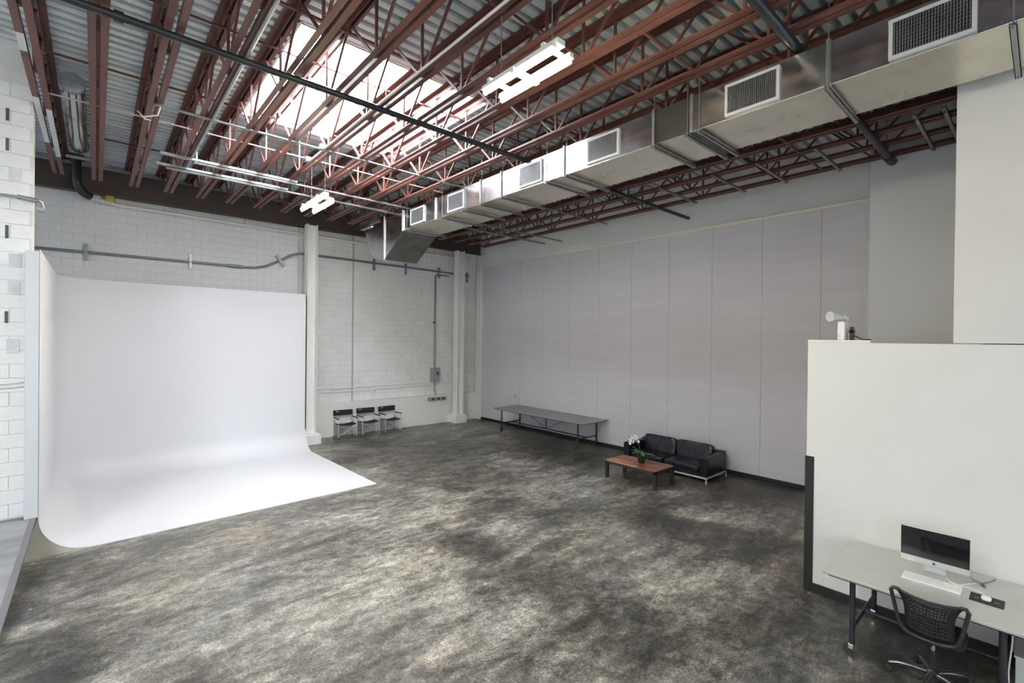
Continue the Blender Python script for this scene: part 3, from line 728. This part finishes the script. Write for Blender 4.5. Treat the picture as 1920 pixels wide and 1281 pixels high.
# ================================================================== DIRECTOR CHAIRS
def director_chair():
    t = thing('director_chair', '', 'chair', (0, 0, 0))
    w2, d2 = .30, .235
    for sx in (-1, 1):
        x = sx*w2
        fl = MB().tube([(x, -d2, .02), (x, -d2, .60), (x, -d2+.03, .63), (x, d2-.02, .63)], .012, 8).build('side_frame', ALU, t, auto=60)
        MB().cyl((x, d2, .02), (x, d2+.02, .88), .012, 8).build('back_post', ALU, t, auto=40)
        MB().cyl((x, -d2, .05), (x, d2, .05), .010, 8).build('floor_rail', ALU, t, auto=40)
        MB().cyl((x, -d2, .43), (x, d2, .43), .010, 8).build('seat_rail', ALU, t, auto=40)
        MB().box(x-.025, -d2-.03, .635, x+.025, d2-.04, .66).build('armrest', BROWNLEG, t, bevel=.008)
        for y in (-d2, d2): MB().cyl((x, y, 0), (x, y, .03), .017, 8).build('foot', BROWNLEG, t, auto=40)
        for y in (-d2+.03, d2-.03):
            MB().cyl((sx*w2, y, .07), (-sx*w2, y+sx*.012, .42), .010, 8).build('cross_leg', ALU, t, auto=40)
    # canvas seat, sagging
    b = MB(); v = []; nx = 8
    for zz in (0, -.014):
        for i in range(nx+1):
            x = -w2+2*w2*i/nx; sag = -.035*math.sin(PI*i/nx)
            for y in (-d2+.02, d2-.02): v.append((x, y, .455+sag+zz))
    f = []; m_ = 2*(nx+1)
    for i in range(nx): f += [(2*i, 2*i+1, 2*i+3, 2*i+2), (m_+2*i, m_+2*i+2, m_+2*i+3, m_+2*i+1), (2*i, 2*i+2, m_+2*i+2, m_+2*i), (2*i+1, m_+2*i+1, m_+2*i+3, 2*i+3)]
    f += [(0, m_, m_+1, 1), (2*nx, 2*nx+1, m_+2*nx+1, m_+2*nx)]
    b.add(v, f); b.build('canvas_seat', CANVAS, t, smooth=True, auto=50)
    bk = MB().box(-w2-.015, d2-.012, .70, w2+.015, d2+.034, .875).build('canvas_back', CANVAS, t, bevel=.008)
    MB().box(-w2+.06, d2-.0145, .825, -w2+.14, d2-.011, .845).build('logo_mark', MARK, bk)
    MB().box(-w2+.01, -d2+.03, .12, -w2+.02, d2-.02, .40).build('side_pocket', GREYBOX, t, bevel=.004)
    return t
ch = director_chair()
for k, (x, y, a, lab) in enumerate([(6.19, 15.28, -.06, 'black canvas folding director chair nearest the white column'), (6.98, 15.27, -.02, 'black canvas folding director chair in the middle of the three'),
                         (7.78, 15.27, .03, 'black canvas folding director chair at the right end of the row')]):
    c = ch if k == 0 else copy_tree(ch)
    c.location = (x, y, 0); c.rotation_euler = (0, 0, a); c['label'] = lab; c['group'] = 'director chairs along the back wall'

# ================================================================== SOFA
so = thing('sofa', 'black leather two seat sofa on a chrome base against the grey wall', 'sofa', (11.08, 6.30, 0))
# local: x -.53 (front) .. .53 (back), y -1.15 .. 1.15
k = MB(); zr = .13
for a, e in (((-.52, -1.14, zr), (.5, -1.14, zr)), ((-.52, 1.14, zr), (.5, 1.14, zr)), ((-.52, -1.14, zr), (-.52, 1.14, zr)), ((.5, -1.14, zr), (.5, 1.14, zr))):
    MB().bar(a, e, .026, .032).build('base_rail', RAILM, so)
for x in (-.52, .5):
    for y in (-1.14, 1.14): MB().box(x-.011, y-.011, 0, x+.011, y+.011, zr).build('leg', RAILM, so)
MB().box(-.51, -1.13, .145, .51, 1.13, .235).build('seat_deck', LEATHER, so, bevel=.02, seg=3)
for s in (-1, 1):
    MB().box(-.52, s*1.145, .15, .50, s*.96, .60).build('arm', LEATHER, so, bevel=.035, seg=4)
MB().box(.33, -1.14, .15, .52, 1.14, .63).build('back_frame', LEATHER, so, bevel=.035, seg=4)
def wrinkled(name, c, size, e, parent, rot=None, amp=.010):
    b = MB().pillow((0, 0, 0), size, e, 14, 28)
    o = b.build(name, CREASE if name == 'back_cushion' else LEATHER, parent, smooth=True, sub=1); o.location = c
    if rot: o.rotation_euler = rot
    tx = bpy.data.textures.new('crease', 'CLOUDS'); tx.noise_scale = .16
    d = o.modifiers.new('crease', 'DISPLACE'); d.texture = tx; d.strength = amp*2; d.mid_level = .5
    return o
for s in (-1, 1):
    wrinkled('seat_cushion', (-.10, s*.478, .295), (.84, .945, .17), .28, so)
    wrinkled('back_cushion', (.22, s*.478, .545), (.20, .95, .46), .27, so, (0, .22, 0), .016)

# ================================================================== COFFEE TABLE + ORCHID
ct = thing('coffee_table', 'low coffee table with striped wooden top and black legs before the sofa', 'coffee table', (9.62, 6.335, 0))
for sx in (-1, 1):
    for sy in (-1, 1): MB().box(sx*.39-.035*(1+sx)/1, 0, 0, sx*.39+.035*(1-sx), .07, .36).build('leg', TABLEB, ct, bevel=.004).location = (0, sy*.65-.035, 0)
for sy in (-1, 1): MB().box(-.39, sy*.685, .345, .39, sy*.625, .405).build('frame_rail', TABLEB, ct, bevel=.004)
for sx in (-1, 1): MB().box(sx*.39, -.685, .345, sx*.33, .685, .405).build('frame_rail', TABLEB, ct, bevel=.004)
rnd = random.Random(3)
nb = 8
for i in range(nb):
    x0 = -.39+.78*i/nb; cut = rnd.uniform(-.35, .35)
    for a, e in ((-.685, cut), (cut, .685)):
        MB().box(x0+.001, a+.001, .405, x0+.78/nb-.001, e-.001, .422).build('plank', WOODS[rnd.randrange(4)], ct, bevel=.001, seg=1)
orc = thing('potted_orchid', 'small white orchid in a black pot on the coffee table', 'plant', (9.64, 6.28, .4225))
MB().lathe([(.055, 0), (.075, .02), (.10, .20), (.105, .21), (.095, .21), (.09, .19)], n=20).build('pot', POT, orc, auto=40)
def leaf(az, L_, up, droop, wd):
    v = []; f = []; n_ = 8
    for i in range(n_+1):
        t_ = i/n_; r = L_*t_; z = .19+up*t_-droop*t_*t_; w_ = wd*math.sin(PI*min(.98, .12+.86*t_))**.8
        for s, zz in ((-1, .012), (0, 0), (1, .012)):
            v.append((r*math.cos(az)-s*w_*math.sin(az), r*math.sin(az)+s*w_*math.cos(az), z+zz))
    for i in range(n_): f += [(3*i, 3*i+1, 3*i+4, 3*i+3), (3*i+1, 3*i+2, 3*i+5, 3*i+4)]
    o = MB().add(v, f).build('leaf', LEAF, orc, smooth=True)
    q = o.modifiers.new('solid', 'SOLIDIFY'); q.thickness = .004
for az, L_, up, dr, wd in ((1.45, .34, .20, .16, .05), (-1.5, .36, .20, .19, .055), (.4, .22, .14, .12, .045), (2.6, .26, .16, .12, .045), (-2.4, .28, .18, .17, .05), (1.9, .22, .25, .1, .04)):
    leaf(az, L_, up, dr, wd)
stp = [(0, .02, .18), (.0, .05, .32), (-.02, .09, .48), (-.05, .13, .58), (-.09, .17, .62), (-.13, .21, .60)]
MB().tube(stp, .005, 6).build('stem', STEM, orc, auto=60)
rnd = random.Random(5)
for (x, y, z) in ((-.02, .09, .49), (-.05, .15, .55), (-.08, .14, .61), (-.11, .2, .58), (-.13, .23, .50), (-.06, .20, .47), (-.03, .11, .58), (-.1, .25, .44)):
    b = MB()
    for a in range(5):
        an = 2*PI*a/5+rnd.random(); cx, cz = .028*math.cos(an), .028*math.sin(an)
        b.pillow((x+rnd.uniform(-.006, .006), y+cx, z+cz), (.012, .038, .038), .9, 5, 8)
    b.build('flower', PETAL, orc, smooth=True)

# ================================================================== DESK ITEMS
DZ = .8445
im = thing('desktop_computer', 'slim silver all-in-one computer with black screen on the desk', 'computer', (6.66, .765, DZ))
# faces -x
body = MB().box(-.02, -.275, .10, .018, .275, .475).build('display_body', ALU, im, bevel=.006)
MB().box(-.0225, -.272, .165, -.0195, .272, .472).build('screen', SCREEN, body, bevel=.002)
lg = MB().cyl((-.0228, .0, .132), (-.0195, .0, .132), .012, 14); lg.add([(-.0228, .002, .146), (-.0228, .009, .153), (-.0228, .004, .155), (-.0195, .002, .146), (-.0195, .009, .153), (-.0195, .004, .155)], [(0, 1, 2), (3, 5, 4), (0, 3, 4, 1), (1, 4, 5, 2), (2, 5, 3, 0)])
lg.build('logo_mark', BLACKB, body)
MB().prism([(.018, .30), (.05, .28), (.06, .14), (.07, .012), (.062, .012), (.045, .14), (.018, .16)], 'y', -.085, .085).build('stand_neck', ALU, im, auto=40)
MB().box(-.10, -.095, 0, .085, .095, .010).build('stand_foot', ALU, im, bevel=.004)
MB().box(-.021, .16, .108, -.0195, .22, .122).build('sticker', TRIMW, body)
kb = thing('keyboard', 'white slim keyboard lying on the desk before the computer', 'keyboard', (6.445, .76, DZ))
MB().prism([(-.092, 0), (.092, 0), (.092, .022), (-.092, .010)], 'y', -.228, .228).build('case', KEYS, kb, bevel=.003)
k = MB()
for r_ in range(6):
    n_ = 20 if r_ else 6
    for c_ in range(n_):
        wkey = .44/n_
        if r_ == 0 and c_ == 2: pass
        y = -.22+wkey*c_; x = -.082+.0275*r_; zz = .0115+.012*(x+.092)/.184
        k.box(x+.002, y+.002, zz-.003, x+.0255, y+wkey-.002, zz+.004)
o = k.build('keys', MOUSE, kb); o['kind'] = 'stuff'
mp = thing('mouse_pad', 'dark rectangular mouse pad lying on the desk', 'mouse pad', (6.42, .355, DZ))
MB().box(-.105, -.118, 0, .105, .118, .003).build('pad', PADM, mp, bevel=.001)
for y in (-.075, -.058, .062, .078): MB().box(-.012, y-.005, .003, .0, y+.005, .0036).build('print_mark', MARK, mp)
ms = thing('computer_mouse', 'white oval computer mouse on the dark pad', 'mouse', (6.43, .36, DZ+.003))
MB().pillow((0, 0, .012), (.105, .075, .034), .75, 10, 20).build('shell', MOUSE, ms, smooth=True)
MB().pillow((.028, 0, .029), (.012, .010, .008), .9, 6, 8).build('scroll_ball', GREYBOX, ms, smooth=True)
def cable(lab, pts, r=.004, mt_=WIRE):
    # smooth path
    P = [Vector(p) for p in pts]; out = []
    for i in range(len(P)-1):
        p0, p1, p2, p3 = P[max(i-1, 0)], P[i], P[i+1], P[min(i+2, len(P)-1)]
        for j in range(6):
            t_ = j/6; out.append(.5*((2*p1)+(p2-p0)*t_+(2*p0-5*p1+4*p2-p3)*t_*t_+(3*p1-p0-3*p2+p3)*t_**3))
    out.append(P[-1])
    return tag(MB().tube(out, r, 6).build('cable', mt_, auto=60), lab, 'cable')
z = DZ+.005
cable('white mouse cable curving over the desk to the computer', [(6.48, .36, z+.012), (6.56, .40, z), (6.60, .50, z), (6.60, .60, z), (6.66, .66, z), (6.72, .68, z)])
cable('white keyboard cable looping beside the computer stand', [(6.54, .66, z), (6.58, .63, z), (6.60, .56, z), (6.68, .52, z), (6.78, .46, z), (6.88, .47, z), (6.95, .49, z)])
cable('grey power cable at the back of the desk by the wall', [(6.74, .70, .98), (6.82, .56, .90), (6.86, .46, z), (6.80, .40, z), (6.74, .39, z), (6.80, .42, z), (6.95, .36, z), (7.05, .33, z)], .005, CONDUIT)
cable('pale cord hanging behind the right desk leg to the floor', [(6.30, .19, .78), (6.28, .18, .6), (6.27, .20, .3), (6.26, .18, .1), (6.25, .12, .01)], .006)
cb = thing('low_cabinet', 'pale green white cabinet standing under the right end of the desk', 'cabinet', (6.62, -.15, 0))
MB().box(-.3, -.35, .02, .3, .31, .44).build('body', CABM, cb, bevel=.004)
MB().box(-.31, -.36, .44, .31, .32, .46).build('lid', CABM, cb, bevel=.004)

# ================================================================== OFFICE CHAIR (faces +x, back to the room)
oc = thing('office_chair', 'black swivel office chair with perforated plastic back at the desk', 'office chair', (6.10, .70, 0))
MB().lathe([(.045, .075), (.05, .09), (.05, .13), (.03, .15)], n=16).build('base_hub', STEEL, oc, auto=40)
MB().cyl((0, 0, .12), (0, 0, .33), .03, 16).build('column_sleeve', BROWNLEG, oc, auto=40)
MB().cyl((0, 0, .33), (0, 0, .44), .02, 14).build('gas_lift', CHROME, oc, auto=40)
for i in range(5):
    a = 2*PI*i/5+math.radians(100); c_, s_ = math.cos(a), math.sin(a)
    MB().tube([(.03*c_, .03*s_, .11), (.15*c_, .15*s_, .115), (.26*c_, .26*s_, .10), (.33*c_, .33*s_, .075)], [.024, .022, .018, .014], 10).build('base_arm', ARMM, oc, auto=60)
    cs = MB().cyl((.33*c_-.028*s_, .33*s_+.028*c_, .03), (.33*c_-.008*s_, .33*s_+.008*c_, .03), .03, 14)
    cs.cyl((.33*c_+.028*s_, .33*s_-.028*c_, .03), (.33*c_+.008*s_, .33*s_-.008*c_, .03), .03, 14)
    cs.cyl((.33*c_-.01*s_, .33*s_+.01*c_, .03), (.33*c_+.01*s_, .33*s_-.01*c_, .03), .012, 8)
    cs.build('caster', CASTER, oc, auto=40)
MB().box(-.12, -.10, .43, .12, .10, .47).build('seat_mechanism', BROWNLEG, oc, bevel=.01)
MB().pillow((.03, 0, .505), (.46, .48, .08), .4, 8, 20).build('seat', CANVAS, oc, smooth=True)
# tubular hoop that carries the back and arms
def hoop():
    pts = []
    def P(y, z, x): pts.append((x, y, z))
    W1, W0 = .275, .19
    P(.20, .93, -.305)
    for a, yy, zz in ((0, .225, .955), (1, .255, .955), (2, .272, .93)): P(yy, zz, -.33+.0*a)
    for t_ in (.25, .5, .75): P(.272-.06*t_, .93-.33*t_, -.33+.05*t_)
    P(.205, .60, -.28); P(.185, .565, -.27); P(.14, .545, -.27)
    for y in (.05, -.05): P(y, .535, -.28)
    P(-.14, .545, -.27); P(-.185, .565, -.27); P(-.205, .60, -.28)
    for t_ in (.75, .5, .25): P(-(.272-.06*t_), .93-.33*t_, -.33+.05*t_)
    for yy, zz in ((.272, .93), (.255, .955), (.225, .955)): P(-yy, zz, -.33)
    P(-.20, .93, -.305)
    return pts
MB().tube(hoop(), .017, 12).build('arm_hoop', STEEL, oc, auto=60)
def back_shell():
    b = MB(); NY, NZ = 15, 11; v = {}
    def pt(u, v_):
        y = u*(.195+.045*v_*v_ if v_ > 0 else .195-.03*abs(v_)**1.5)
        z = .76+.19*v_-.035*math.cos(u*PI/2)*(1 if v_ > .0 else 0)*v_ - .0
        x = -.27-.05*(1-u*u)-.035*v_
        return (x, y*(1-.10*math.cos(v_*PI/2)), z)
    vs = []; fs = []; idx = {}
    def V(p):
        k = tuple(round(c, 5) for c in p)
        if k not in idx: idx[k] = len(vs); vs.append(p)
        return idx[k]
    for i in range(NY):
        for j in range(NZ):
            u0, u1 = -1+2*i/NY, -1+2*(i+1)/NY; w0, w1 = -1+2*j/NZ, -1+2*(j+1)/NZ
            C = [V(pt(u0, w0)), V(pt(u1, w0)), V(pt(u1, w1)), V(pt(u0, w1))]
            hole = 2 <= i <= NY-3 and 1 <= j <= NZ-2 and not (j in (4,) and (i < 4 or i > NY-5))
            if not hole: fs.append(tuple(C)); continue
            cu, cw, ru, rw = (u0+u1)/2, (w0+w1)/2, (u1-u0)*.27, (w1-w0)*.27
            I = [V(pt(cu-ru, cw-rw)), V(pt(cu+ru, cw-rw)), V(pt(cu+ru, cw+rw)), V(pt(cu-ru, cw+rw))]
            for q in range(4): fs.append((C[q], C[(q+1) % 4], I[(q+1) % 4], I[q]))
    b.add(vs, fs); return b
o = back_shell().build('perforated_back', BROWNLEG, oc, smooth=True)
q = o.modifiers.new('solid', 'SOLIDIFY'); q.thickness = .012; q.offset = 0
MB().tube([(-.31, -.235, .945), (-.345, -.12, .93), (-.358, 0, .923), (-.345, .12, .93), (-.31, .235, .945)], .013, 10).build('top_rim', BROWNLEG, oc, auto=60)
MB().tube([(-.27, 0, .53), (-.2, 0, .47), (-.08, 0, .45)], .022, 10).build('back_bracket', BROWNLEG, oc, auto=60)

# ================================================================== EMERGENCY LIGHT ON THE PARTITION
el = thing('emergency_light', 'white emergency light unit with round lamp head on top of the partition', 'light', (7.24, 1.755, 3.336))
MB().box(-.03, -.03, 0, .16, .045, .235).build('housing', KEYS, el, bevel=.005)
MB().cyl((-.0335, .02, .05), (-.03, .02, .05), .006, 10).build('indicator', BLACKB, el)
MB().tube([(-.08, .115, .305), (-.05, .10, .305), (0, .06, .30), (.04, .03, .29)], [.062, .06, .045, .03], 16).build('lamp_head', CLEAR, el, auto=50)
MB().tube([(-.083, .117, .305), (-.075, .113, .305)], .066, 16).build('lamp_rim', CHROME, el, auto=40)
MB().tube([(.10, -.0, .285), (.12, -.02, .285), (.14, -.03, .27)], [.04, .036, .02], 14).build('lamp_head', CLEAR, el, auto=50)
MB().cyl((.06, 0, .235), (.06, .01, .27), .015, 8).build('swivel', CHROME, el, auto=40)
tr = thing('power_adapter', 'small black adapter and cord behind the emergency light', 'adapter', (7.30, 1.665, 3.336))
MB().box(-.03, -.02, 0, .03, .02, .17).build('body', BLACKB, tr, bevel=.006)
MB().box(-.03, -.03, .09, .03, .03, .13).build('clip', BLACKB, tr, bevel=.004)
MB().tube([(0, -.02, .06), (0, -.07, .03), (0, -.12, .008), (0, -.2, .008)], .008, 8).build('cord', BLACKB, tr, auto=60)
